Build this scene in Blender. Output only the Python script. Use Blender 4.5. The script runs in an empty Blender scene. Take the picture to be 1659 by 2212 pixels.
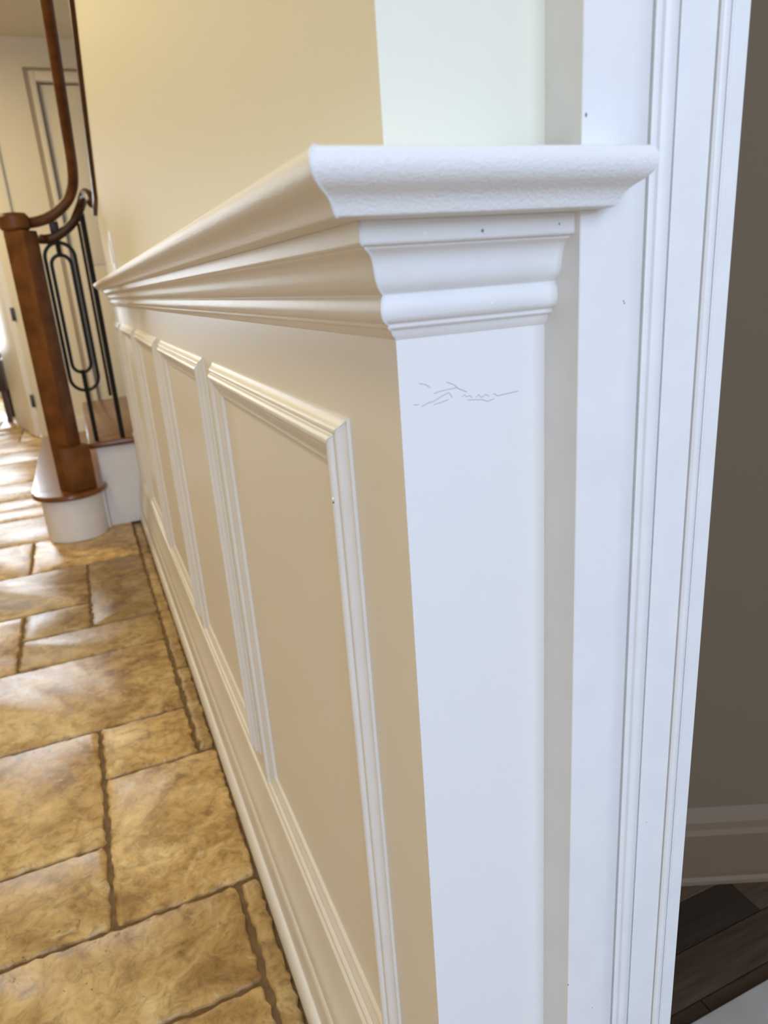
import bpy, bmesh, math, random
from mathutils import Vector, Matrix
random.seed(7)
C = bpy.context.scene.collection
SC = bpy.context.scene

# ------------------------------------------------------------------ camera
S = 0.348                       # metres per unit of the measured profiles
EYE = 0.971                     # camera height above the hall floor
R = ((0.91672138, -0.39342549, -0.06955787),
     (-0.18475667, -0.26308644, -0.94691631),
     (0.35424128, 0.88090971, -0.31386495))
cam_d = bpy.data.cameras.new('camera')
cam = bpy.data.objects.new('camera', cam_d)
C.objects.link(cam)
right, down, fwd = Vector(R[0]), Vector(R[1]), Vector(R[2])
m = Matrix((right, -down, -fwd)).transposed().to_4x4()
m.translation = Vector((0, 0, EYE))
cam.matrix_world = m
cam_d.sensor_fit = 'VERTICAL'
cam_d.sensor_height = 36.0
cam_d.lens = 1530.9 / 2212 * 36.0
cam_d.clip_start = 0.02
cam_d.dof.use_dof = True
cam_d.dof.focus_distance = 0.58
cam_d.dof.aperture_fstop = 9.0
SC.camera = cam

# ------------------------------------------------------------------ world, lights, exposure
w = bpy.data.worlds.new('world'); SC.world = w; w.use_nodes = True
w.node_tree.nodes['Background'].inputs[0].default_value = (0.75, 0.85, 1.0, 1)
w.node_tree.nodes['Background'].inputs[1].default_value = 0.6

def area(name, loc, target, sx, sy, power, col, spread=180):
    d = bpy.data.lights.new(name, 'AREA'); d.shape = 'RECTANGLE'
    d.size = sx; d.size_y = sy; d.energy = power; d.color = col
    d.spread = math.radians(spread)
    o = bpy.data.objects.new(name, d); C.objects.link(o)
    o.location = loc
    o.rotation_euler = (Vector(target) - Vector(loc)).to_track_quat('-Z', 'Y').to_euler()
    return o
# daylight through the front window behind the camera
area('daylight_front', (0.35, -3.57, 2.85), (0.35, 0, 2.85), 2.1, 2.7, 140, (0.53, 0.68, 1.0))
# added side fill behind the camera, whitening the moulding stiles and drum step
area('side_fill', (-1.15, -3.57, 1.15), (-1.0, 0, 0.95), 0.6, 1.9, 45, (0.60, 0.74, 1.0))
# daylight through the window at the far end of the hall
area('daylight_far', (-1.15, 8.92, 1.45), (-1.15, 0, 1.45), 0.8, 1.9, 20, (0.75, 0.86, 1.0))

SC.view_settings.view_transform = 'Standard'
SC.view_settings.look = 'None'
SC.view_settings.exposure = 0.0
SC.view_settings.gamma = 1.0
SC.view_settings.use_curve_mapping = False
SC.cycles.use_denoising = True
SC.cycles.max_bounces = 10
SC.cycles.diffuse_bounces = 6
SC.cycles.sample_clamp_indirect = 6.0

# ------------------------------------------------------------------ materials
def mat(name, col, rough=0.5, bump=None, metal=0.0, var=None, spec=0.5):
    """col: base colour; var=(colour2, scale, detail): mottled mix; bump=(scale, strength, distance)"""
    m = bpy.data.materials.new(name); m.use_nodes = True
    nt = m.node_tree; b = nt.nodes['Principled BSDF']
    b.inputs['Base Color'].default_value = (*col, 1)
    b.inputs['Roughness'].default_value = rough
    b.inputs['Metallic'].default_value = metal
    b.inputs['Specular IOR Level'].default_value = spec
    tc = nt.nodes.new('ShaderNodeTexCoord')
    if var:
        n = nt.nodes.new('ShaderNodeTexNoise'); n.inputs['Scale'].default_value = var[1]
        n.inputs['Detail'].default_value = var[2]
        r = nt.nodes.new('ShaderNodeValToRGB')
        r.color_ramp.elements[0].position = 0.35; r.color_ramp.elements[1].position = 0.65
        r.color_ramp.elements[0].color = (*col, 1); r.color_ramp.elements[1].color = (*var[0], 1)
        nt.links.new(tc.outputs['Object'], n.inputs['Vector'])
        nt.links.new(n.outputs['Fac'], r.inputs['Fac'])
        nt.links.new(r.outputs['Color'], b.inputs['Base Color'])
    if bump:
        n = nt.nodes.new('ShaderNodeTexNoise'); n.inputs['Scale'].default_value = bump[0]
        n.inputs['Detail'].default_value = 3
        bp = nt.nodes.new('ShaderNodeBump'); bp.inputs['Strength'].default_value = bump[1]
        bp.inputs['Distance'].default_value = bump[2]
        nt.links.new(tc.outputs['Object'], n.inputs['Vector'])
        nt.links.new(n.outputs['Fac'], bp.inputs['Height'])
        nt.links.new(bp.outputs['Normal'], b.inputs['Normal'])
    return m

M_TRIM = mat('trim_paint', (0.80, 0.79, 0.76), 0.38, (260, 0.12, 0.0006), var=((0.77, 0.76, 0.735), 30, 3))
M_CAP = mat('trim_paint_rolled', (0.80, 0.79, 0.76), 0.42, (650, 0.75, 0.0007))
M_WALL = mat('wainscot_paint', (0.79, 0.775, 0.74), 0.42, (330, 0.15, 0.0006))
M_UPPER = mat('wall_paint', (0.77, 0.745, 0.60), 0.6, (330, 0.15, 0.0006))
M_WALL2 = mat('wall_paint_hall', (0.76, 0.69, 0.54), 0.6, (200, 0.1, 0.0006))
M_LEFT = mat('hall_wall_tan', (0.60, 0.49, 0.31), 0.6, (200, 0.1, 0.0006))
M_CEIL = mat('ceiling_paint', (0.70, 0.62, 0.45), 0.8)
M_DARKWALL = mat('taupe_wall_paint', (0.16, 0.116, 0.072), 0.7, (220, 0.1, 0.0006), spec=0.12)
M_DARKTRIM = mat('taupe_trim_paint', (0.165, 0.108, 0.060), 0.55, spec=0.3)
M_WOOD = mat('stained_oak', (0.115, 0.038, 0.007), 0.45, (60, 0.1, 0.001), var=((0.20, 0.072, 0.014), 14, 6), spec=0.3)
M_TREAD = mat('polished_oak_tread', (0.13, 0.045, 0.012), 0.22, var=((0.20, 0.075, 0.018), 14, 6))
M_WOODDARK = mat('dark_stained_oak', (0.055, 0.018, 0.005), 0.4, var=((0.085, 0.03, 0.008), 14, 6), spec=0.3)
M_IRON = mat('wrought_iron', (0.012, 0.011, 0.010), 0.45, metal=0.4)
M_HINGE = mat('hinge_metal', (0.08, 0.075, 0.065), 0.4, metal=0.9)
M_GROUT = mat('grout', (0.14, 0.085, 0.035), 0.9, (120, 0.6, 0.002), var=((0.20, 0.13, 0.06), 60, 4))
M_CHIP = mat('chipped_paint', (0.22, 0.20, 0.18), 0.8)
M_CRACK = mat('cracked_paint', (0.42, 0.43, 0.47), 0.7)
M_NICK = mat('bright_nick', (0.9, 0.9, 0.9), 0.4)
M_MARBLE = mat('threshold_stone', (0.55, 0.52, 0.47), 0.3, var=((0.48, 0.45, 0.40), 12, 6))
M_BLUE = mat('blue_cloth', (0.05, 0.09, 0.16), 0.9)
M_WHITECLOTH = mat('white_cloth', (0.75, 0.76, 0.8), 0.9)
M_DARKWOOD = mat('dark_brown_wood', (0.045, 0.018, 0.008), 0.4)
M_PLASTIC = mat('switch_plastic', (0.82, 0.81, 0.78), 0.3)

def emit(name, col, strength):
    m = bpy.data.materials.new(name); m.use_nodes = True
    nt = m.node_tree; nt.nodes.clear()
    e = nt.nodes.new('ShaderNodeEmission'); o = nt.nodes.new('ShaderNodeOutputMaterial')
    e.inputs[0].default_value = (*col, 1); e.inputs[1].default_value = strength
    nt.links.new(e.outputs[0], o.inputs[0]); return m
M_SKYPANE = emit('daylit_pane', (0.80, 0.90, 1.0), 14.0)
M_SKYPANE2 = emit('entrance_daylit_pane', (0.60, 0.76, 1.0), 0.5)
M_BULB = emit('warm_lamp_lens', (1.0, 0.78, 0.45), 6.0)

def travertine():
    m = bpy.data.materials.new('travertine'); m.use_nodes = True
    nt = m.node_tree; b = nt.nodes['Principled BSDF']; L = nt.links.new
    tc = nt.nodes.new('ShaderNodeTexCoord'); oi = nt.nodes.new('ShaderNodeObjectInfo')
    geo = nt.nodes.new('ShaderNodeNewGeometry')
    off = nt.nodes.new('ShaderNodeVectorMath'); off.operation = 'SCALE'
    cmb = nt.nodes.new('ShaderNodeCombineXYZ')
    for i in range(3): L(oi.outputs['Random'], cmb.inputs[i])
    L(cmb.outputs[0], off.inputs[0]); off.inputs['Scale'].default_value = 37.0
    add = nt.nodes.new('ShaderNodeVectorMath'); L(geo.outputs['Position'], add.inputs[0]); L(off.outputs[0], add.inputs[1])
    def noise(scale, det, dist=0.0, rough=0.6):
        n = nt.nodes.new('ShaderNodeTexNoise'); n.inputs['Scale'].default_value = scale
        n.inputs['Detail'].default_value = det; n.inputs['Distortion'].default_value = dist
        n.inputs['Roughness'].default_value = rough
        L(add.outputs[0], n.inputs['Vector']); return n
    def ramp(src, els):
        r = nt.nodes.new('ShaderNodeValToRGB'); e = r.color_ramp.elements
        while len(e) < len(els): e.new(0.5)
        for k, (p, c) in enumerate(els): e[k].position = p; e[k].color = (*c, 1)
        L(src, r.inputs['Fac']); return r
    n1 = noise(6, 10, 1.4, 0.62); n2 = noise(38, 8, 0.8, 0.7); n3 = noise(95, 5, 0.4, 0.7); n4 = noise(20, 6, 2.2, 0.6)
    c1 = ramp(n1.outputs['Fac'], [(0.32, (0.30, 0.165, 0.050)), (0.45, (0.50, 0.315, 0.115)), (0.56, (0.63, 0.43, 0.18)), (0.70, (0.74, 0.56, 0.29))])
    c2 = ramp(n2.outputs['Fac'], [(0.34, (0.50, 0.46, 0.40)), (0.50, (1, 1, 1)), (0.66, (1.30, 1.32, 1.36))])
    mx = nt.nodes.new('ShaderNodeMixRGB'); mx.blend_type = 'MULTIPLY'; mx.inputs[0].default_value = 0.85
    L(c1.outputs[0], mx.inputs[1]); L(c2.outputs[0], mx.inputs[2])
    # pale shell-like flecks and dark pits
    c4 = ramp(n4.outputs['Fac'], [(0.62, (0, 0, 0)), (0.70, (1, 1, 1))])
    fk = nt.nodes.new('ShaderNodeMixRGB'); fk.inputs[2].default_value = (0.70, 0.58, 0.36, 1)
    fm = nt.nodes.new('ShaderNodeMath'); fm.operation = 'MULTIPLY'; fm.inputs[1].default_value = 0.6
    L(c4.outputs[0], fm.inputs[0]); L(fm.outputs[0], fk.inputs[0]); L(mx.outputs[0], fk.inputs[1])
    c3 = ramp(n3.outputs['Fac'], [(0.29, (0.20, 0.15, 0.09)), (0.36, (1, 1, 1))])
    mx2 = nt.nodes.new('ShaderNodeMixRGB'); mx2.blend_type = 'MULTIPLY'; mx2.inputs[0].default_value = 0.9
    L(fk.outputs[0], mx2.inputs[1]); L(c3.outputs[0], mx2.inputs[2])
    # tile to tile tone
    tr = nt.nodes.new('ShaderNodeAttribute'); tr.attribute_type = 'OBJECT'; tr.attribute_name = 'tone'
    hs = nt.nodes.new('ShaderNodeHueSaturation'); L(tr.outputs['Fac'], hs.inputs['Value']); L(mx2.outputs[0], hs.inputs['Color'])
    L(hs.outputs[0], b.inputs['Base Color'])
    rr = nt.nodes.new('ShaderNodeMapRange'); rr.inputs[3].default_value = 0.26; rr.inputs[4].default_value = 0.46
    L(n2.outputs['Fac'], rr.inputs[0]); L(rr.outputs[0], b.inputs['Roughness']); b.inputs['Specular IOR Level'].default_value = 0.42
    bp = nt.nodes.new('ShaderNodeBump'); bp.inputs['Strength'].default_value = 0.6; bp.inputs['Distance'].default_value = 0.0011
    ad = nt.nodes.new('ShaderNodeMath'); ad.operation = 'ADD'
    L(n2.outputs['Fac'], ad.inputs[0]); L(c3.outputs[0], ad.inputs[1]); L(ad.outputs[0], bp.inputs['Height'])
    L(bp.outputs[0], b.inputs['Normal'])
    return m
M_TRAV = travertine()

def plank_mat():
    m = bpy.data.materials.new('dark_floor_wood'); m.use_nodes = True
    nt = m.node_tree; b = nt.nodes['Principled BSDF']; L = nt.links.new
    tc = nt.nodes.new('ShaderNodeTexCoord'); mp = nt.nodes.new('ShaderNodeMapping')
    mp.inputs['Scale'].default_value = (4, 60, 4); L(tc.outputs['Object'], mp.inputs[0])
    n = nt.nodes.new('ShaderNodeTexNoise'); n.inputs['Scale'].default_value = 2.2; n.inputs['Detail'].default_value = 6
    L(mp.outputs[0], n.inputs['Vector'])
    r = nt.nodes.new('ShaderNodeValToRGB')
    r.color_ramp.elements[0].position = 0.3; r.color_ramp.elements[0].color = (0.036, 0.021, 0.011, 1)
    r.color_ramp.elements[1].position = 0.7; r.color_ramp.elements[1].color = (0.080, 0.049, 0.027, 1)
    L(n.outputs[0], r.inputs[0])
    at = nt.nodes.new('ShaderNodeAttribute'); at.attribute_type = 'OBJECT'; at.attribute_name = 'tone'
    hs = nt.nodes.new('ShaderNodeHueSaturation'); L(at.outputs['Fac'], hs.inputs['Value']); L(r.outputs[0], hs.inputs['Color'])
    L(hs.outputs[0], b.inputs['Base Color']); b.inputs['Roughness'].default_value = 0.42
    return m
M_PLANK = plank_mat()

# ------------------------------------------------------------------ mesh helpers
def obj(name, bm, material, parent=None, smooth=False):
    bmesh.ops.recalc_face_normals(bm, faces=bm.faces[:])
    me = bpy.data.meshes.new(name); bm.to_mesh(me); bm.free()
    o = bpy.data.objects.new(name, me); C.objects.link(o)
    me.materials.append(material)
    if smooth:
        me.polygons.foreach_set('use_smooth', [True] * len(me.polygons))
        if smooth != 'all': me.set_sharp_from_angle(angle=math.radians(32 if smooth is True else smooth))
    if parent: o.parent = parent
    return o

def tag(o, label, cat, group=None, kind=None):
    o['label'] = label; o['category'] = cat
    if group: o['group'] = group
    if kind: o['kind'] = kind
    return o

def empty(name, loc=(0, 0, 0)):
    o = bpy.data.objects.new(name, None); C.objects.link(o); o.location = loc
    o.empty_display_size = 0.05
    return o

def reparent(o, parent):          # keep world placement when the parent Empty stands at a base point
    o.parent = parent
    o.matrix_parent_inverse = Matrix.Translation(parent.location).inverted()
    return o

def box(bm, x0, x1, y0, y1, z0, z1, bev=0.0):
    vs = [bm.verts.new(p) for p in ((x0,y0,z0),(x1,y0,z0),(x1,y1,z0),(x0,y1,z0),(x0,y0,z1),(x1,y0,z1),(x1,y1,z1),(x0,y1,z1))]
    fs = [bm.faces.new([vs[i] for i in f]) for f in ((3,2,1,0),(4,5,6,7),(0,1,5,4),(1,2,6,5),(2,3,7,6),(3,0,4,7))]
    if bev:
        es = {e for f in fs for e in f.edges}
        bmesh.ops.bevel(bm, geom=list(es), offset=bev, segments=2, affect='EDGES', profile=0.5)

def bx(name, material, dims, parent=None, bev=0.0):
    bm = bmesh.new(); box(bm, *dims, bev); return obj(name, bm, material, parent, smooth=bool(bev))

def prism(bm, pts, lo, hi, axis):
    """extrude a 2-D outline along axis ('x': pts are (y,z); 'y': (x,z); 'z': (x,y))"""
    def P(a, t): return {'x': (t, a[0], a[1]), 'y': (a[0], t, a[1]), 'z': (a[0], a[1], t)}[axis]
    A = [bm.verts.new(P(p, lo)) for p in pts]; B = [bm.verts.new(P(p, hi)) for p in pts]
    n = len(pts)
    bm.faces.new(A); bm.faces.new(B[::-1])
    for i in range(n): bm.faces.new((A[i], B[i], B[(i+1) % n], A[(i+1) % n]))

def smooth_profile(pts, it=1):
    """Chaikin rounding of runs marked smooth: pts = [(p, z, s)]"""
    for _ in range(it):
        out = []
        for i, a in enumerate(pts):
            if i in (0, len(pts)-1) or not a[2]: out.append(a); continue
            l, r = pts[i-1], pts[i+1]
            out.append(((l[0]*.25+a[0]*.75), (l[1]*.25+a[1]*.75), 1))
            out.append(((r[0]*.25+a[0]*.75), (r[1]*.25+a[1]*.75), 1))
        pts = out
    return pts

def sweep(name, profile, path, normals, material, parent=None, it=1, div=0, smooth=True):
    """mitred moulding: profile [(p, z[, smooth])] in metres (p = projection off the base line), swept along the plan
    polyline path [(x,y)], normals = outward normal of each segment"""
    prof = smooth_profile([(a[0], a[1], a[2] if len(a) > 2 else 0) for a in profile], it)
    bm = bmesh.new(); rings = []
    for i, (x, y) in enumerate(path):
        if i == 0: mx = Vector(normals[0])
        elif i == len(path)-1: mx = Vector(normals[-1])
        else:
            a, b = Vector(normals[i-1]), Vector(normals[i]); mx = (a + b) / (1 + a.dot(b))
        rings.append([bm.verts.new((x + mx.x*p, y + mx.y*p, z)) for p, z, _ in prof])
    n = len(prof)
    for A, B in zip(rings, rings[1:]):
        for i in range(n): bm.faces.new((A[i], A[(i+1) % n], B[(i+1) % n], B[i]))
    bm.faces.new(rings[0]); bm.faces.new(rings[-1])
    return obj(name, bm, material, parent, smooth=smooth), prof

def tube(bm, pts, rad, seg=10, cap=True):
    """round bar through 3-D points; rad: number or list"""
    pts = [Vector(p) for p in pts]; rings = []
    up = None
    for i, p in enumerate(pts):
        t = (pts[min(i+1, len(pts)-1)] - pts[max(i-1, 0)]).normalized()
        if up is None:
            up = t.orthogonal().normalized()
        else:
            up = (up - t*up.dot(t)).normalized()
        s = t.cross(up); r = rad[i] if isinstance(rad, (list, tuple)) else rad
        rings.append([bm.verts.new(p + (up*math.cos(a) + s*math.sin(a))*r) for a in [2*math.pi*k/seg for k in range(seg)]])
    for A, B in zip(rings, rings[1:]):
        for k in range(seg): bm.faces.new((A[k], A[(k+1) % seg], B[(k+1) % seg], B[k]))
    if cap: bm.faces.new(rings[0]); bm.faces.new(rings[-1])

def bezier(pts, n=8):
    """Catmull-Rom through points"""
    P = [Vector(p) for p in pts]; out = []
    for i in range(len(P)-1):
        a, b, c, d = P[max(i-1, 0)], P[i], P[i+1], P[min(i+2, len(P)-1)]
        for k in range(n):
            t = k/n
            out.append(0.5*((2*b) + (c-a)*t + (2*a-5*b+4*c-d)*t*t + (-a+3*b-3*c+d)*t**3))
    out.append(P[-1]); return out

def lathe(bm, prof, cx, cy, seg=48):
    rings = [[bm.verts.new((cx + r*math.cos(a), cy + r*math.sin(a), z)) for a in [2*math.pi*k/seg for k in range(seg)]] for r, z in prof]
    for A, B in zip(rings, rings[1:]):
        for k in range(seg): bm.faces.new((A[k], A[(k+1) % seg], B[(k+1) % seg], B[k]))
    bm.faces.new(rings[0]); bm.faces.new(rings[-1])

U = lambda v: v * S
Z = lambda v: EYE + v * S

# ------------------------------------------------------------------ setting: walls
XC = U(0.4418)           # hall face of the panelled wall
Y0 = U(1.0)              # end face of the panelled wall, towards the camera
XW = U(0.7091)           # where the door casing starts
YC = U(0.9117)           # front of the casing
XE = XW + U(0.3168)      # inner edge of the casing (doorway)
CEIL = 2.60
FOYER = 4.80             # two-storey entrance behind the camera
YEND = 2.93              # far end of the panelled wall
def struct(o, label, cat): return tag(o, label, cat, kind='structure')

# panelled wall: level up to the stair, its top raked along the stair flight
bm = bmesh.new()
ZS = Z(0.055)
prism(bm, [(Y0, ZS), (YEND, ZS), (YEND, 1.255), (2.72, 1.285), (2.20, 1.68), (0.99, CEIL), (Y0, CEIL)], XC, XE - 0.001, 'x')
wr = struct(obj('wall_right', bm, M_UPPER), 'cream panelled hall wall whose white end faces the doorway', 'wall')
bm = bmesh.new(); prism(bm, [(Y0, 0), (3.27, 0), (3.27, 0.40), (YEND, 0.40), (YEND, ZS), (Y0, ZS)], XC, XE - 0.001, 'x')
o = obj('wainscot', bm, M_WALL, wr); o['label'] = 'white painted wainscot below the chair rail'
struct(bx('wall_left', M_LEFT, (-1.75, -1.6, -3.6, 9.0, 0, FOYER)), 'warm beige hall wall opposite the panelled wall', 'wall')
bm = bmesh.new()
box(bm, -0.36, 0.008, 5.75, 5.87, 0, CEIL); box(bm, 0.008, 0.80, 5.75, 5.87, 2.43, CEIL); box(bm, 0.80, 3.0, 5.75, 5.87, 0, CEIL)
box(bm, -1.6, -0.36, 5.75, 5.87, 2.16, CEIL)
struct(obj('wall_back', bm, M_WALL2), 'warm cream wall behind the staircase with a closed door', 'wall')
bm = bmesh.new()
box(bm, -1.75, 3.0, 9.0, 9.15, 0, 0.45); box(bm, -1.75, -1.58, 9.0, 9.15, 0.45, CEIL)
box(bm, -0.72, 3.0, 9.0, 9.15, 0.45, CEIL); box(bm, -1.58, -0.72, 9.0, 9.15, 2.45, CEIL)
struct(obj('wall_far', bm, M_WALL), 'pale far room wall beyond the open door', 'wall')
bm = bmesh.new()
box(bm, -1.75, -1.48, -3.75, -3.6, 0, FOYER); box(bm, -0.82, -0.75, -3.75, -3.6, 0, FOYER)
box(bm, -1.48, -0.82, -3.75, -3.6, 0, 0.15); box(bm, -1.48, -0.82, -3.75, -3.6, 2.15, FOYER); box(bm, 1.45, 2.65, -3.75, -3.6, 0, FOYER)
box(bm, -0.75, 1.45, -3.75, -3.6, 0, 1.45); box(bm, -0.75, 1.45, -3.75, -3.6, 4.25, FOYER)
struct(obj('wall_front', bm, M_WALL), 'white entrance wall behind the camera around a tall window', 'wall')
struct(bx('wall_entrance', M_WALL, (2.5, 2.65, -3.6, 3.6, 0, FOYER)), 'white entrance side wall', 'wall')
bm = bmesh.new()
box(bm, 1.20, 2.5, Y0, Y0 + 0.14, 0, CEIL); box(bm, XE, 1.20, Y0, Y0 + 0.14, 2.1, CEIL)
struct(obj('wall_doorway', bm, M_WALL), 'wall over and beside the dark doorway', 'wall')
# dark wall of the room beyond the doorway, running diagonally behind the opening
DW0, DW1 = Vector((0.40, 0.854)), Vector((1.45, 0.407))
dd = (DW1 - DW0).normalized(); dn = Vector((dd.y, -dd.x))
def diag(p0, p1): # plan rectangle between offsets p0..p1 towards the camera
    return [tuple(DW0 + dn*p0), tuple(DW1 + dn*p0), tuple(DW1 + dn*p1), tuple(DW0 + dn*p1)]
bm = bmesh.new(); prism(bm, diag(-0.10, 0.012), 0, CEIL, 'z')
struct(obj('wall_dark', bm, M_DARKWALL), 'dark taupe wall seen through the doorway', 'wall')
bmb = bmesh.new()
def diagprof(pts, name, material):
    bm = bmesh.new(); rings = []
    for e in (DW0, DW1): rings.append([bm.verts.new((e.x + dn.x*p, e.y + dn.y*p, z)) for p, z in pts])
    n = len(pts)
    for i in range(n): bm.faces.new((rings[0][i], rings[0][(i+1) % n], rings[1][(i+1) % n], rings[1][i]))
    bm.faces.new(rings[0]); bm.faces.new(rings[1])
    return obj(name, bm, material)
bmb.free()
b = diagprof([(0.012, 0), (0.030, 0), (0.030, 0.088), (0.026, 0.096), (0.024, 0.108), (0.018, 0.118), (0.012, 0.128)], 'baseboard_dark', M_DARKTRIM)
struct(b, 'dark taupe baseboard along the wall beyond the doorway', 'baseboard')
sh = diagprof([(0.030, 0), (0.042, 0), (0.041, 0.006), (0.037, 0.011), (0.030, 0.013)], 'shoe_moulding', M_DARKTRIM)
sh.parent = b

# ceiling
bm = bmesh.new(); box(bm, -1.75, 3.0, Y0, 9.15, CEIL, CEIL + 0.1)
struct(obj('ceiling', bm, M_CEIL), 'plain warm cream ceiling', 'ceiling')

struct(bx('ceiling', M_CEIL, (-1.75, 2.65, -3.75, Y0 + 0.1, FOYER, FOYER + 0.1)), 'high ceiling over the entrance', 'ceiling')
struct(bx('wall_upper', M_WALL, (-1.6, 2.5, Y0, Y0 + 0.12, CEIL + 0.1, FOYER)), 'white wall above the hall opening', 'wall')

# ------------------------------------------------------------------ floor: grout bed and travertine tiles
fl = bx('floor', M_GROUT, (-1.75, XE, -3.75, 9.15, -0.08, -0.007))
struct(fl, 'travertine floor of large tumbled tiles with dark grout', 'floor')
bm = bmesh.new(); box(bm, XE, 2.6, -3.75, 0.32, -0.08, 0.0)
struct(obj('floor_entrance', bm, M_GROUT), 'entrance floor beside the doorway', 'floor')

def tile(x0, x1, y0, y1, near, tone=None):
    g = 0.0042
    x0 += g; x1 -= g; y0 += g; y1 -= g
    step = 0.013 if near else 0.09
    amp = 0.0028 if near else 0.0015
    def edge(a, b):
        n = max(1, round((Vector(b) - Vector(a)).length / step))
        return [(a[0] + (b[0]-a[0])*k/n, a[1] + (b[1]-a[1])*k/n) for k in range(n)]
    c = 0.006
    cs = [(x0+c, y0), (x1-c, y0), (x1, y0+c), (x1, y1-c), (x1-c, y1), (x0+c, y1), (x0, y1-c), (x0, y0+c)]
    out = []
    for a, b_ in zip(cs, cs[1:] + cs[:1]): out += edge(a, b_)
    cx, cy = (x0+x1)/2, (y0+y1)/2
    jit = [(x + random.uniform(-amp, amp), y + random.uniform(-amp, amp)) for x, y in out]
    bm = bmesh.new()
    lowr = [bm.verts.new((x, y, -0.0075)) for x, y in jit]
    mid = [bm.verts.new((x + (0.0012 if x < cx else -0.0012), y + (0.0012 if y < cy else -0.0012), -0.0022 + random.uniform(-.001, .0008))) for x, y in jit]
    top = []
    for x, y in jit:
        k = random.uniform(0.004, 0.0085) if near else 0.006
        tx = min(max(x, x0 + k), x1 - k); ty = min(max(y, y0 + k), y1 - k)
        top.append(bm.verts.new((tx, ty, random.uniform(-0.0003, 0.0003))))
    n = len(jit)
    for A, B in ((lowr, mid), (mid, top)):
        for i in range(n): bm.faces.new((A[i], A[(i+1) % n], B[(i+1) % n], B[i]))
    bm.faces.new(top)
    o = obj('tile', bm, M_TRAV, fl, smooth=50)
    o['tone'] = tone or random.uniform(0.78, 1.04)
    return o

MOD = 0.2015
KX = lambda i: 0.083 - MOD*i          # column lines, i grows to the left
KY = lambda k: 1.01 + MOD*k           # row lines
NX, NY0, NY1 = 8, -12, 40
occ = set()
def put(i0, i1, k0, k1, tone=None):              # columns i0..i1 (i1 left), rows k0..k1
    for i in range(i0, i1):
        for k in range(k0, k1): occ.add((i, k))
    near = k0 < 10 and i0 < 3
    tile(KX(i1), KX(i0), KY(k0), KY(k1), near, tone)
WALLX = 0.118
def strip(k0, k1, tone): tile(KX(0), WALLX + 0.004, KY(k0), KY(k1), k0 < 10, tone)
put(0, 3, -1, 0); put(0, 2, -3, -1); put(1, 4, 0, 1)
# tile running up to the baseboard
for k in (0, 1): occ.add((0, k))
tile(KX(1), WALLX + 0.004, KY(0), KY(2), True)
put(1, 3, 1, 3); put(0, 1, 2, 3); put(0, 3, 3, 5, 0.84); put(0, 2, 5, 6, 0.66); put(2, 4, 5, 7)
put(1, 2, 6, 7, 0.62); put(0, 1, 6, 9, 0.52); put(1, 3, 7, 9, 0.7); put(0, 2, 9, 11); put(2, 3, 9, 11)
put(1, 3, 11, 13); put(0, 1, 11, 12); put(1, 4, 13, 14); put(1, 3, 14, 15); put(1, 4, 15, 17)
for a, b_ in ((-9, -3), (-3, 0), (2, 4), (4, 6), (6, 9), (9, 11)): strip(a, b_, 0.7)
pat = [(3, 2), (2, 2), (1, 1), (2, 1), (2, 3), (1, 2), (3, 2), (2, 2), (2, 1)]
q = 0
for k in range(NY0, NY1):
    for i in range(0, NX):
        if (i, k) in occ: continue
        for t in range(len(pat)):
            wd, ht = pat[(q + t) % len(pat)]
            if i + wd <= NX and k + ht <= NY1 and all((i+a, k+c) not in occ for a in range(wd) for c in range(ht)):
                put(i, i+wd, k, k+ht); q += t + 1; break
        else:
            put(i, i+1, k, k+1)

# dark strip floor of the room beyond the doorway
fd = bx('floor', M_DARKWOOD, (XE - 0.2, 2.5, 0.36, 3.6, -0.08, -0.004))
struct(fd, 'dark stained wood strip floor beyond the doorway', 'floor')
def plank(x0, x1, y0, y1, tone):
    bm = bmesh.new(); box(bm, x0 + .0006, x1 - .0006, y0 + .0006, y1 - .0006, -0.02, 0.0, 0.0009)
    o = obj('plank', bm, M_PLANK, fd, smooth=True); o['tone'] = tone; return o
pw = 0.0655
for r in range(0, 7):
    y0 = 0.4455 + pw*r
    if r == 2: cuts = [0.25, 0.811, 1.7]; tones = [0.42, 1.25]
    elif r == 1: cuts = [0.25, 1.05, 1.7]; tones = [1.0, 0.9]
    elif r == 3: cuts = [0.25, 1.3, 1.7]; tones = [1.3, 1.0]
    else: cuts = [0.25, 0.62 + 0.21*(r % 3), 1.7]; tones = [random.uniform(.8, 1.2), random.uniform(.8, 1.2)]
    for a, b_, t in zip(cuts, cuts[1:], tones): plank(a, b_, y0, y0 + pw, t)
th = bx('trim_1', M_MARBLE, (XE - 0.01, 1.2, 0.30, 0.489, -0.02, 0.008), bev=0.003)
struct(th, 'pale stone threshold across the doorway', 'threshold')

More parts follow.
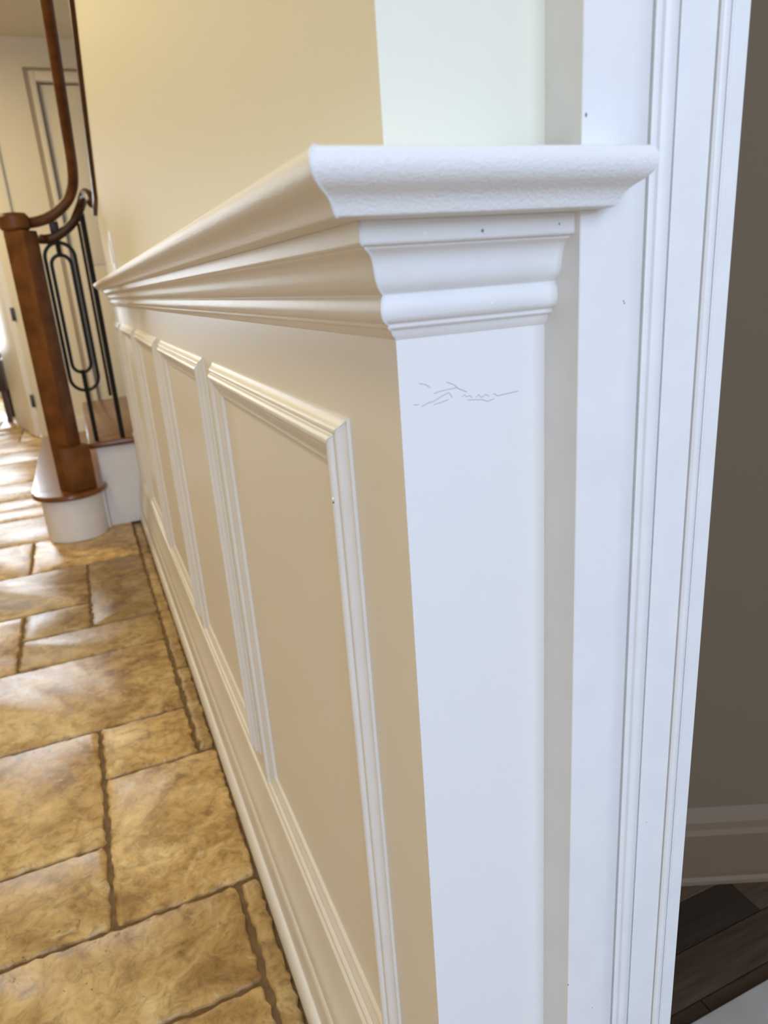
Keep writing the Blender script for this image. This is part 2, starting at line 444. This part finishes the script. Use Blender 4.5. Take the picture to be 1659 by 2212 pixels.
# ------------------------------------------------------------------ chair rail of the panelled wall
pathL = [(XC, YEND), (XC, Y0), (XW, Y0)]; nrmL = [(-1, 0), (0, -1)]
rail = empty('trim_2', (XC, Y0, Z(-0.09))); struct(rail, 'white chair rail turning the corner of the panelled wall below the plain wall', 'chair rail')
P = lambda pts: [(U(a[0]), Z(a[1])) + tuple(a[2:]) for a in pts]
cap_p = P([(0.0, 0.146), (0.149, 0.1475, 0), (0.1565, 0.1465, 1), (0.162, 0.139, 1), (0.1642, 0.129, 1), (0.1620, 0.118, 1), (0.1555, 0.1085, 1), (0.1465, 0.102, 1),
           (0.137, 0.0955, 1), (0.130, 0.086, 1), (0.1262, 0.0770, 1), (0.1245, 0.0735, 1), (0.1205, 0.0722, 0), (0.0, 0.071)])
XR = U(0.6185)
o, capprof = sweep('cap_moulding', cap_p, [(XC, YEND), (XC, Y0), (XR, Y0), (XR, YC + 0.012)], [(-1, 0), (0, -1), (1, 0)], M_CAP, it=2)
# the return sits on the casing front: cut away what would lie inside the casing
reparent(o, rail); o['label'] = 'rounded cap moulding with mitred return on the casing'
fr_p = P([(0.0, 0.0715), (0.0742, 0.0715), (0.0748, 0.046), (0.0738, 0.0425, 1), (0.0695, 0.0405, 0), (0.0, 0.0405)])
o, frprof = sweep('frieze_board', fr_p, pathL, nrmL, M_TRIM, it=1); reparent(o, rail)
cv_p = P([(0.0, 0.0405), (0.0655, 0.0405), (0.0640, 0.0370, 0), (0.0545, 0.0312, 1), (0.0490, 0.0225, 1), (0.0462, 0.0110, 1), (0.0442, -0.002, 1), (0.0405, -0.0120, 1),
          (0.0340, -0.0195, 1), (0.0282, -0.0240, 0), (0.0275, -0.0272, 0), (0.0312, -0.0300, 1), (0.0340, -0.0385, 1), (0.0350, -0.0470, 1), (0.0325, -0.0580, 1), (0.0255, -0.0640, 1), (0.0196, -0.0655, 0),
          (0.0190, -0.0712, 0), (0.0165, -0.0740, 1), (0.0108, -0.0752, 0), (0.0092, -0.0790, 1), (0.0060, -0.0850, 1), (0.0015, -0.0905, 0), (0.0, -0.0910)])
o, cvprof = sweep('bed_moulding', cv_p, pathL, nrmL, M_TRIM, it=1); reparent(o, rail)
# bead of paint standing proud along the mitred corner
for prof in (capprof, frprof, cvprof):
    pts = [(XC - p - 0.0001, Y0 - p - 0.0001, z) for p, z, _ in prof if p > 0.001]
    bm = bmesh.new(); tube(bm, pts, 0.0007 if prof is not capprof else 0.0006, 6)
    o = obj('caulk_bead', bm, M_TRIM, smooth='all'); reparent(o, rail)
# nail holes in the end run
def nail(x, y, z, r, material=M_CHIP, parent=rail, name='nail_hole', sz=1.0):
    bm = bmesh.new(); bmesh.ops.create_icosphere(bm, subdivisions=2, radius=r*0.75)
    bmesh.ops.scale(bm, vec=(1, 0.35, sz), verts=bm.verts); bmesh.ops.translate(bm, vec=(x, y, z), verts=bm.verts)
    o = obj(name, bm, material, smooth='all'); reparent(o, parent); return o
yf = Y0 - U(0.0748)
nail(U(0.4418+.110), yf, Z(0.052), 0.0011); nail(U(0.4418+.113), yf - .0003, Z(0.0495), 0.0007, M_NICK)
nail(U(0.4418+.020), yf, Z(0.052), 0.0007, M_NICK, sz=2); nail(U(0.4418+.240), yf, Z(0.056), 0.0007)
nail(U(0.4418+.147), Y0 - U(0.0330), Z(-0.046), 0.0012); nail(U(0.4418+.147), Y0 - U(0.0345), Z(-0.049), 0.0009, M_NICK)

# paint cracks and chips on the end face of the wall
def crack(pts, r=0.00022):
    bm = bmesh.new(); tube(bm, [(U(x), Y0 - 0.00005, Z(z)) for x, z in pts], r, 5)
    o = obj('paint_crack', bm, M_CRACK, wr); return o
def px2(xs):  # crop (860..1180 x 780..920) of the photo, mapped on the end face
    out = []
    for cx, cy in xs:
        u, v = 860 + cx/5.184, 780 + cy/5.184
        d = right*((u-829.5)/1530.9) + down*((v-1106)/1530.9) + fwd
        t = 1.0/d.y; out.append((d.x*t, d.z*t))
    return out
for line in ([(235,250),(305,262),(360,297)], [(540,235),(620,262),(680,310),(770,345)], [(400,362),(500,330),(650,298)],
             [(260,512),(330,470),(410,445),(500,385),(570,352),(605,405)], [(170,490),(230,486)],
             [(710,400),(745,378),(765,400),(800,385),(830,408)], [(870,408),(900,375),(935,408),(980,372),(1015,390)],
             [(1060,372),(1085,365),(1110,390),(1180,372),(1345,335)], [(780,435),(850,432),(940,430),(1000,450),(1080,420)], [(400,488),(480,462),(560,432)]):
    crack(px2(line))

# ------------------------------------------------------------------ panel moulding frames
pm = [(0.0, 0.0), (0.0062, 0.0005, 0), (0.0072, 0.0040, 0), (0.0100, 0.0085, 1), (0.0146, 0.0135, 1), (0.0225, 0.0190, 1), (0.0248, 0.0235, 1), (0.0246, 0.0300, 0), (0.0222, 0.0318, 0), (0.0235, 0.0335, 0),
      (0.0300, 0.0360, 1), (0.0345, 0.0420, 1), (0.0352, 0.0500, 1), (0.0325, 0.0570, 1), (0.0270, 0.0600, 0), (0.0225, 0.0625, 0), (0.0225, 0.0690, 0), (0.0190, 0.0760, 1), (0.0150, 0.0860, 1),
      (0.0115, 0.0930, 1), (0.0115, 0.1020, 0), (0.0090, 0.1055, 0), (0.0, 0.1070)]
pmp = smooth_profile([(a[0], a[1], a[2] if len(a) > 2 else 0) for a in pm], 1)
ZT, ZB = -0.2463, -2.083
plabels = ['white panel moulding frame nearest the white wall end', 'second white panel moulding frame along the wall from its white end',
           'third white panel moulding frame along the wall from its white end', 'fourth white panel moulding frame along the wall from its white end',
           'white panel moulding frame beside the staircase']
for j in range(5):
    ya, yb = 1.2367 + 1.62*j, 1.2367 + 1.62*j + 1.40
    if j == 4: yb = ya + 0.72
    root = empty('trim_%d' % (3 + j), (XC, U((ya+yb)/2), Z(ZB)))
    struct(root, plabels[j], 'panel moulding')
    def ring(cy, cz, sy, sz, q): return (cy + sy*q, cz + sz*q)
    corners = [(ya, ZT, 1, -1), (yb, ZT, -1, -1), (yb, ZB, -1, 1), (ya, ZB, 1, 1)]
    for k, nm in enumerate(('moulding_rail', 'moulding_stile', 'moulding_rail', 'moulding_stile')):
        bm = bmesh.new(); rings = []
        for c in (corners[k], corners[(k+1) % 4]):
            rings.append([bm.verts.new((XC - U(p), U(c[0] + c[2]*q_), Z(c[1] + c[3]*q_))) for p, q_, _ in pmp])
        n = len(pmp)
        for i in range(n): bm.faces.new((rings[0][i], rings[0][(i+1) % n], rings[1][(i+1) % n], rings[1][i]))
        bm.faces.new(rings[0]); bm.faces.new(rings[1])
        o = obj(nm, bm, M_TRIM, smooth=True); reparent(o, root)
    if j == 0:
        pts = [(XC - U(p) - .0001, U(ya + q_) - .0001, Z(ZT - q_)) for p, q_, _ in pmp if q_ < 0.058 and p > 0.001]
        bm = bmesh.new(); tube(bm, pts, 0.0006, 6); reparent(obj('caulk_bead', bm, M_TRIM, smooth='all'), root)
        nail(XC - U(0.034), U(ya + 0.040), Z(ZT - 0.168), 0.0011, M_CHIP, root); nail(XC - U(0.0345), U(ya + 0.040), Z(ZT - 0.160), 0.0012, M_NICK, root, 'paint_drip')

# ------------------------------------------------------------------ baseboard
bb_p = P([(0.0, -2.79), (0.0, -2.215), (0.010, -2.22), (0.014, -2.245, 1), (0.020, -2.30, 1), (0.031, -2.365, 1), (0.043, -2.405, 1), (0.0500, -2.432, 0), (0.0500, -2.500, 0), (0.0560, -2.506, 0),
          (0.0615, -2.525, 1), (0.0625, -2.56, 0), (0.0625, -2.79)])
bb = empty('baseboard_right', (XC, Y0, 0)); struct(bb, 'tall white baseboard under the panel mouldings on the tiled floor', 'baseboard')
o, _ = sweep('baseboard', bb_p, [(XC, 3.262), (XC, Y0), (XW, Y0)], nrmL, M_TRIM, it=1); reparent(o, bb)
sh_p = P([(0.0625, -2.79), (0.0625, -2.695), (0.0700, -2.697, 0), (0.0850, -2.710, 1), (0.0940, -2.740, 1), (0.0953, -2.79)])
o, _ = sweep('shoe_moulding', sh_p, [(XC, 3.262), (XC, Y0), (XW, Y0)], nrmL, M_TRIM, it=1); reparent(o, bb)

# ------------------------------------------------------------------ door casing
cs = [(0.0, 1.0), (0.0, 0.9130), (0.0015, 0.9117), (0.0830, 0.9117, 0), (0.0930, 0.9120, 1), (0.1080, 0.9160, 1), (0.1250, 0.9240, 1), (0.1390, 0.9345, 0), (0.1395, 0.9450, 0), (0.1430, 0.9450, 0), (0.1434, 0.9325, 0),
      (0.1470, 0.9300, 1), (0.1530, 0.9305, 0), (0.1534, 0.9440, 0), (0.1562, 0.9440, 0), (0.1566, 0.9370, 0), (0.1620, 0.9300, 1), (0.1720, 0.9280, 1), (0.1850, 0.9330, 1), (0.1960, 0.9420, 1), (0.2005, 0.9475, 0),
      (0.2008, 0.9570, 0), (0.2040, 0.9570, 0), (0.2044, 0.9470, 0), (0.2765, 0.9470, 0), (0.2768, 0.9550, 0), (0.2795, 0.9550, 0), (0.2799, 0.9450, 0), (0.2840, 0.9400, 1), (0.2910, 0.9395, 1), (0.2990, 0.9430, 1), (0.3025, 0.9470, 0),
      (0.3028, 0.9570, 0), (0.3058, 0.9570, 0), (0.3062, 0.9480, 0), (0.3120, 0.9480, 1), (0.3168, 0.9530, 0), (0.3168, 1.0)]
csp = smooth_profile([(a[0], a[1], a[2] if len(a) > 2 else 0) for a in cs], 1)
bm = bmesh.new()
prism(bm, [(XW + U(a), U(b_)) for a, b_, _ in csp], 0, 2.2, 'z')
casing = obj('trim_8', bm, M_TRIM, smooth=20)
struct(casing, 'white stepped door casing between the wall end and the dark doorway', 'door casing')
# small chips along its edges
def chip(u, v, Yp, r, sz=2.0, material=M_CHIP):
    d = right*((u-829.5)/1530.9) + down*((v-1106)/1530.9) + fwd
    t = U(Yp)/d.y
    bm = bmesh.new(); bmesh.ops.create_icosphere(bm, subdivisions=1, radius=r*0.65)
    bmesh.ops.scale(bm, vec=(1 if v != 441 else 5, 0.5, sz), verts=bm.verts); bmesh.ops.translate(bm, vec=(d.x*t, d.y*t, EYE + d.z*t), verts=bm.verts)
    o = obj('paint_chip', bm, material, casing, smooth='all')
for u, v, Yp, r in ((1234, 1771, .9125, .0006), (1228, 2127, .9125, .0011), (1347, 650, .9117, .0006), (1349, 655, .9117, .0006), (1266, 248, .9117, .0011),
                    (1332, 1547, .9117, .0005), (1384, 1752, .9470, .0005), (1396, 1776, .9470, .0005), (1279, 2177, .9117, .0006), (1312, 441, .900, .0007)):
    chip(u, v, Yp, r, 1.6, M_CHIP if (u, v) not in ((1332,1547),(1384,1752)) else M_NICK)
# jamb lining the opening
jb = bx('trim_9', M_TRIM, (XE - 0.002, XE + 0.012, U(0.955), 0.489, 0, 2.1)); struct(jb, 'white door jamb lining the dark opening', 'door jamb')

# ------------------------------------------------------------------ light switch on the plain wall
sw = empty('light_switch', (XC, 2.40, 1.045)); tag(sw, 'white light switch plate on the plain wall just above the chair rail', 'light switch')
o = bx('cover_plate', M_PLASTIC, (XC - 0.006, XC, 2.355, 2.435, 1.045, 1.155), bev=0.002); reparent(o, sw); cover = o
o = bx('rocker', M_PLASTIC, (XC - 0.010, XC - 0.005, 2.378, 2.412, 1.067, 1.133), cover, bev=0.001)

# ------------------------------------------------------------------ staircase
def rounded_step(name, label, x0, x1, y0, y1, z0, z1, ov):
    root = empty(name, ((x0+x1)/2, (y0+y1)/2, z0)); tag(root, label, 'stair step')
    return root
st1 = empty('stair_step', (-0.14, 3.9, 0)); tag(st1, 'lowest stair step with a rounded white drum end under the newel post', 'stair step')
cx, cy, rr = -0.140, 3.245, 0.122
bm = bmesh.new(); lathe(bm, [(rr, 0.0), (rr, 0.183)], cx, cy, 56); o = obj('riser', bm, M_TRIM, smooth=True); reparent(o, st1)
bm = bmesh.new(); box(bm, cx - rr, -0.006, cy, 4.62, 0, 0.183); o = obj('riser', bm, M_TRIM); reparent(o, st1)
bm = bmesh.new(); lathe(bm, [(rr, 0.183), (rr+.020, 0.184), (rr+.027, 0.189), (rr+.029, 0.1955), (rr+.027, 0.202), (rr+.020, 0.207), (0.002, 0.208)], cx, cy, 56)
box(bm, cx - rr - 0.028, -0.006, cy, 4.66, 0.183, 0.208)
for v in bm.verts:
    if v.co.y > 3.266 and v.co.x > -0.006: v.co.x = -0.006
    elif v.co.x > -0.006: v.co.y = min(v.co.y, 3.266)
o = obj('tread', bm, M_TREAD, smooth=True); reparent(o, st1)
st2 = empty('stair_step', (0.1, 3.9, 0)); tag(st2, 'second stair step with a plain white side panel against the wall', 'stair step')
bm = bmesh.new(); box(bm, -0.004, XE, 3.27, 4.62, 0, 0.357); o = obj('side_panel', bm, M_TRIM); reparent(o, st2)
bm = bmesh.new(); box(bm, -0.034, XE, 3.244, 4.66, 0.357, 0.384, 0.010); o = obj('tread', bm, M_TREAD, smooth=True); reparent(o, st2)

# newel post
nw = empty('newel_post', (-0.118, 3.225, 0.208)); tag(nw, 'square brown wooden newel post standing on the drum step', 'newel post')
def turned_box(name, hw, z0, z1, ang, bev, c=(-0.118, 3.225), hw2=None):
    bm = bmesh.new(); h2 = hw2 or hw; box(bm, -hw, hw, -h2, h2, z0, z1, bev)
    bmesh.ops.rotate(bm, cent=(0, 0, 0), matrix=Matrix.Rotation(ang, 3, 'Z'), verts=bm.verts)
    bmesh.ops.translate(bm, vec=(c[0], c[1], 0), verts=bm.verts)
    o = obj(name, bm, M_WOOD, smooth=True); reparent(o, nw); return o
turned_box('post', 0.043, 0.208, 1.235, math.radians(55), 0.004)
turned_box('plinth_block', 0.055, 0.208, 0.395, math.radians(20), 0.004, c=(-0.098, 3.205))
# handrail assembly: rounded cap on the newel, upper rail, lower rail, spacer collar
hr = empty('stair_handrail', (-0.118, 3.235, 1.236)); tag(hr, 'double brown wooden handrail curving off the newel and up the stair flight', 'handrail')
bm = bmesh.new(); lathe(bm, [(0.044, 1.236), (0.054, 1.244), (0.057, 1.262), (0.055, 1.285), (0.045, 1.298), (0.002, 1.304)], -0.132, 3.232, 32)
o = obj('volute_cap', bm, M_WOOD, smooth=True); reparent(o, hr)
def rail_obj(name, pts, rad, n=8):
    bm = bmesh.new(); tube(bm, bezier(pts, n), rad, 12)
    return reparent(obj(name, bm, M_WOODDARK if name == 'lower_rail' else M_WOOD, smooth='all'), hr)
rail_obj('upper_rail', [(-0.125, 3.235, 1.272), (-0.084, 3.27, 1.266), (-0.014, 3.28, 1.282), (0.050, 3.28, 1.322), (0.092, 3.27, 1.372), (0.109, 3.22, 1.435), (0.112, 3.10, 1.56), (0.112, 2.79, 1.866), (0.112, 2.2, 2.42), (0.112, 2.03, 2.59)], 0.020)
rail_obj('lower_rail', [(-0.055, 3.262, 1.206), (-0.03, 3.28, 1.206), (0.005, 3.28, 1.214), (0.055, 3.28, 1.244), (0.093, 3.28, 1.283), (0.122, 3.25, 1.330), (0.135, 3.15, 1.352), (0.142, 3.0, 1.325), (0.146, 2.94, 1.295)], 0.018)
bm = bmesh.new(); box(bm, -0.012, 0.022, 3.268, 3.302, 1.226, 1.268, 0.003); reparent(obj('collar', bm, M_IRON, smooth=True), hr)
# raked wooden cap on the sloped wall top
bm = bmesh.new()
prism(bm, [(2.935, 1.252), (2.72, 1.283), (2.20, 1.678), (1.02, 2.576), (1.02, 2.60), (1.035, 2.60), (2.21, 1.703), (2.735, 1.306), (2.935, 1.275)], XC - 0.012, XC + 0.10, 'x')
o = obj('trim_10', bm, M_WOODDARK); struct(o, 'raked brown wooden cap climbing the sloped edge of the panelled wall', 'wall cap')

# iron balusters
def flat_loop(bm, cx_, y, z0, z1, hw, r):
    """stadium loop in the plane y = const"""
    pts = []
    for k in range(13): a = math.pi*k/12; pts.append((cx_ + hw*math.cos(a), y, z1 - hw + hw*math.sin(a)))
    for k in range(13): a = math.pi + math.pi*k/12; pts.append((cx_ + hw*math.cos(a), y, z0 + hw + hw*math.sin(a)))
    pts.append(pts[0]); tube(bm, pts, r, 8, cap=False)
bl = empty('baluster', (0.005, 3.285, 0.384)); tag(bl, 'dark iron baluster with two nested oval loops beside the newel', 'baluster', 'iron balusters under the curved rail')
for a, z0, z1, r in (('bar', 0.384, 0.690, 0.0095), ('bar', 1.140, 1.197, 0.0095)):
    bm = bmesh.new(); tube(bm, [(0.005, 3.285, z0), (0.005, 3.285, z1)], r, 8); reparent(obj(a, bm, M_IRON, smooth=True), bl)
bm = bmesh.new(); flat_loop(bm, 0.005, 3.285, 0.604, 1.192, 0.056, 0.0075); reparent(obj('outer_loop', bm, M_IRON, smooth='all'), bl)
bm = bmesh.new(); flat_loop(bm, 0.005, 3.285, 0.680, 1.145, 0.037, 0.0075); reparent(obj('inner_loop', bm, M_IRON, smooth='all'), bl)
b2 = empty('baluster', (0.112, 3.285, 0.384)); tag(b2, 'dark iron baluster of two straight close bars next to the wall end', 'baluster', 'iron balusters under the curved rail')
bm = bmesh.new(); tube(bm, [(0.112, 3.285, 0.384), (0.115, 3.285, 1.296)], 0.0105, 8); reparent(obj('bar', bm, M_IRON, smooth=True), b2)
bm = bmesh.new(); tube(bm, [(0.094, 3.285, 0.57), (0.096, 3.285, 1.26)], 0.006, 8); reparent(obj('bar', bm, M_IRON, smooth=True), b2)

# ------------------------------------------------------------------ doors in the background
d2 = empty('door_2', (0.4, 5.74, 0)); struct(d2, 'closed cream panel door with a wide casing behind the balusters', 'door')
for nm, dims in (('casing', (0.038, 0.074, 5.712, 5.80, 0, 2.40)), ('casing', (0.70, 0.775, 5.712, 5.80, 0, 2.40)), ('casing', (0.074, 0.70, 5.712, 5.80, 2.345, 2.40)),
                 ('door_leaf', (0.095, 0.69, 5.752, 5.79, 0.01, 2.33)), ('backing', (0.0, 0.80, 5.80, 5.87, 0, 2.44))):
    o = bx(nm, M_WALL2, dims, bev=0.004); reparent(o, d2)
    if nm == 'door_leaf': leaf = o
for z0, z1 in ((0.25, 1.05), (1.2, 2.2)):
    for x0, x1 in ((0.16, 0.36), (0.45, 0.65)):
        o = bx('panel', M_WALL2, (x0, x1, 5.744, 5.756, z0, z1), leaf, bev=0.004)
# open doorway at the end of the hall
d1 = empty('door_1', (-0.37, 5.75, 0)); struct(d1, 'open cream door folded back into the far room at the left', 'door')
for dims in ((-0.36, -0.235, 5.722, 5.75, 0, 2.16), (-1.6, -0.36, 5.722, 5.75, 2.06, 2.16)):
    o = bx('casing', M_WALL2, dims, bev=0.005); reparent(o, d1)
bm = bmesh.new(); box(bm, -0.80, 0.0, -0.036, 0.0, 0.012, 2.04, 0.003)
bmesh.ops.rotate(bm, cent=(0, 0, 0), matrix=Matrix.Rotation(math.radians(-77.5), 3, 'Z'), verts=bm.verts)
bmesh.ops.translate(bm, vec=(-0.372, 5.90, 0), verts=bm.verts)
o = obj('door_leaf', bm, M_WALL, smooth=True); reparent(o, d1)
for z in (0.30, 0.905, 1.75):
    o = bx('hinge', M_HINGE, (-0.378, -0.352, 5.710, 5.724, z - 0.045, z + 0.045), bev=0.003); reparent(o, d1)
o = bx('baseboard_back', M_WALL, (-0.235, 0.008, 5.732, 5.75, 0, 0.14)); struct(o, 'low cream baseboard on the wall behind the stairs', 'baseboard')

# windows, and the added side fill panel
def window(name, label, x0, x1, y, z0, z1, face, material):
    r = empty(name, ((x0+x1)/2, y, z0)); struct(r, label, 'window')
    a, b_ = sorted((y, y + 0.05*face))
    f = 0.05
    for dims in ((x0, x0+f, a, b_, z0, z1), (x1-f, x1, a, b_, z0, z1), (x0, x1, a, b_, z0, z0+f), (x0, x1, a, b_, z1-f, z1), ((x0+x1)/2-.015, (x0+x1)/2+.015, a, b_, z0, z1)):
        reparent(bx('window_frame', M_TRIM, dims), r)
    c, d = sorted((y + 0.06*face, y + 0.065*face))
    reparent(bx('pane', material, (x0, (x0+x1)/2, c, d, z0, z1)), r); reparent(bx('pane', material, ((x0+x1)/2, x1, c, d, z0, z1)), r)
window('window_1', 'tall daylit window at the far end of the hall', -1.58, -0.72, 9.02, 0.45, 2.45, 1, M_SKYPANE)
window('window_2', 'large daylit window in the entrance wall behind the camera', -0.75, 1.45, -3.62, 1.45, 4.25, -1, M_SKYPANE2)

window('side_fill_panel', 'added narrow glowing fill panel in the entrance wall behind the camera', -1.48, -0.82, -3.62, 0.15, 2.15, -1, M_SKYPANE2)  # unseen glazing added to go with the side fill on the stiles

# ------------------------------------------------------------------ ceiling lamps (warm)
def lamp(x, y, power, label, size=0.16):
    r = empty('ceiling_lamp', (x, y, CEIL)); tag(r, label, 'ceiling lamp', 'warm ceiling lamps')
    bm = bmesh.new(); lathe(bm, [(size+.02, CEIL), (size+.02, CEIL - 0.03), (size, CEIL - 0.04), (size, CEIL - 0.03)], x, y, 32); reparent(obj('rim', bm, M_TRIM, smooth=True), r)
    bm = bmesh.new(); lathe(bm, [(size, CEIL - 0.02), (size, CEIL - 0.036), (size*.8, CEIL - 0.055), (0.01, CEIL - 0.065)], x, y, 32); reparent(obj('diffuser', bm, M_BULB, smooth=True), r)
    d = bpy.data.lights.new('lamp_light', 'AREA'); d.shape = 'DISK'; d.size = size*2; d.energy = power; d.color = (1.0, 0.84, 0.50)
    o = bpy.data.objects.new('lamp_light', d); C.objects.link(o); o.location = (x, y, CEIL - 0.075); o.parent = r; o.matrix_parent_inverse = Matrix.Translation(r.location).inverted()
lamp(-0.75, 0.75, 8, 'round warm ceiling lamp over the near hall')
lamp(-0.70, 1.95, 7, 'round warm ceiling lamp over the middle hall')
lamp(-0.98, 4.5, 30, 'round warm ceiling lamp near the far doorway')

# ------------------------------------------------------------------ furniture glimpsed in the far room
bn = empty('bench', (-0.78, 6.9, 0)); tag(bn, 'dark brown wooden bench glimpsed in the far room at the left edge', 'bench')
reparent(bx('seat', M_DARKWOOD, (-1.05, -0.615, 6.9, 7.3, 0.27, 0.52), bev=0.01), bn)
for x in (-1.02, -0.65):
    for y in (6.93, 7.27): reparent(bx('leg', M_DARKWOOD, (x - .02, x + .02, y - .02, y + .02, 0, 0.275)), bn)
o = bx('folded_cloth', M_BLUE, (-1.0, -0.63, 6.93, 7.25, 0.521, 0.58), bev=0.02); tag(o, 'blue folded cloth lying on the dark bench', 'cloth')
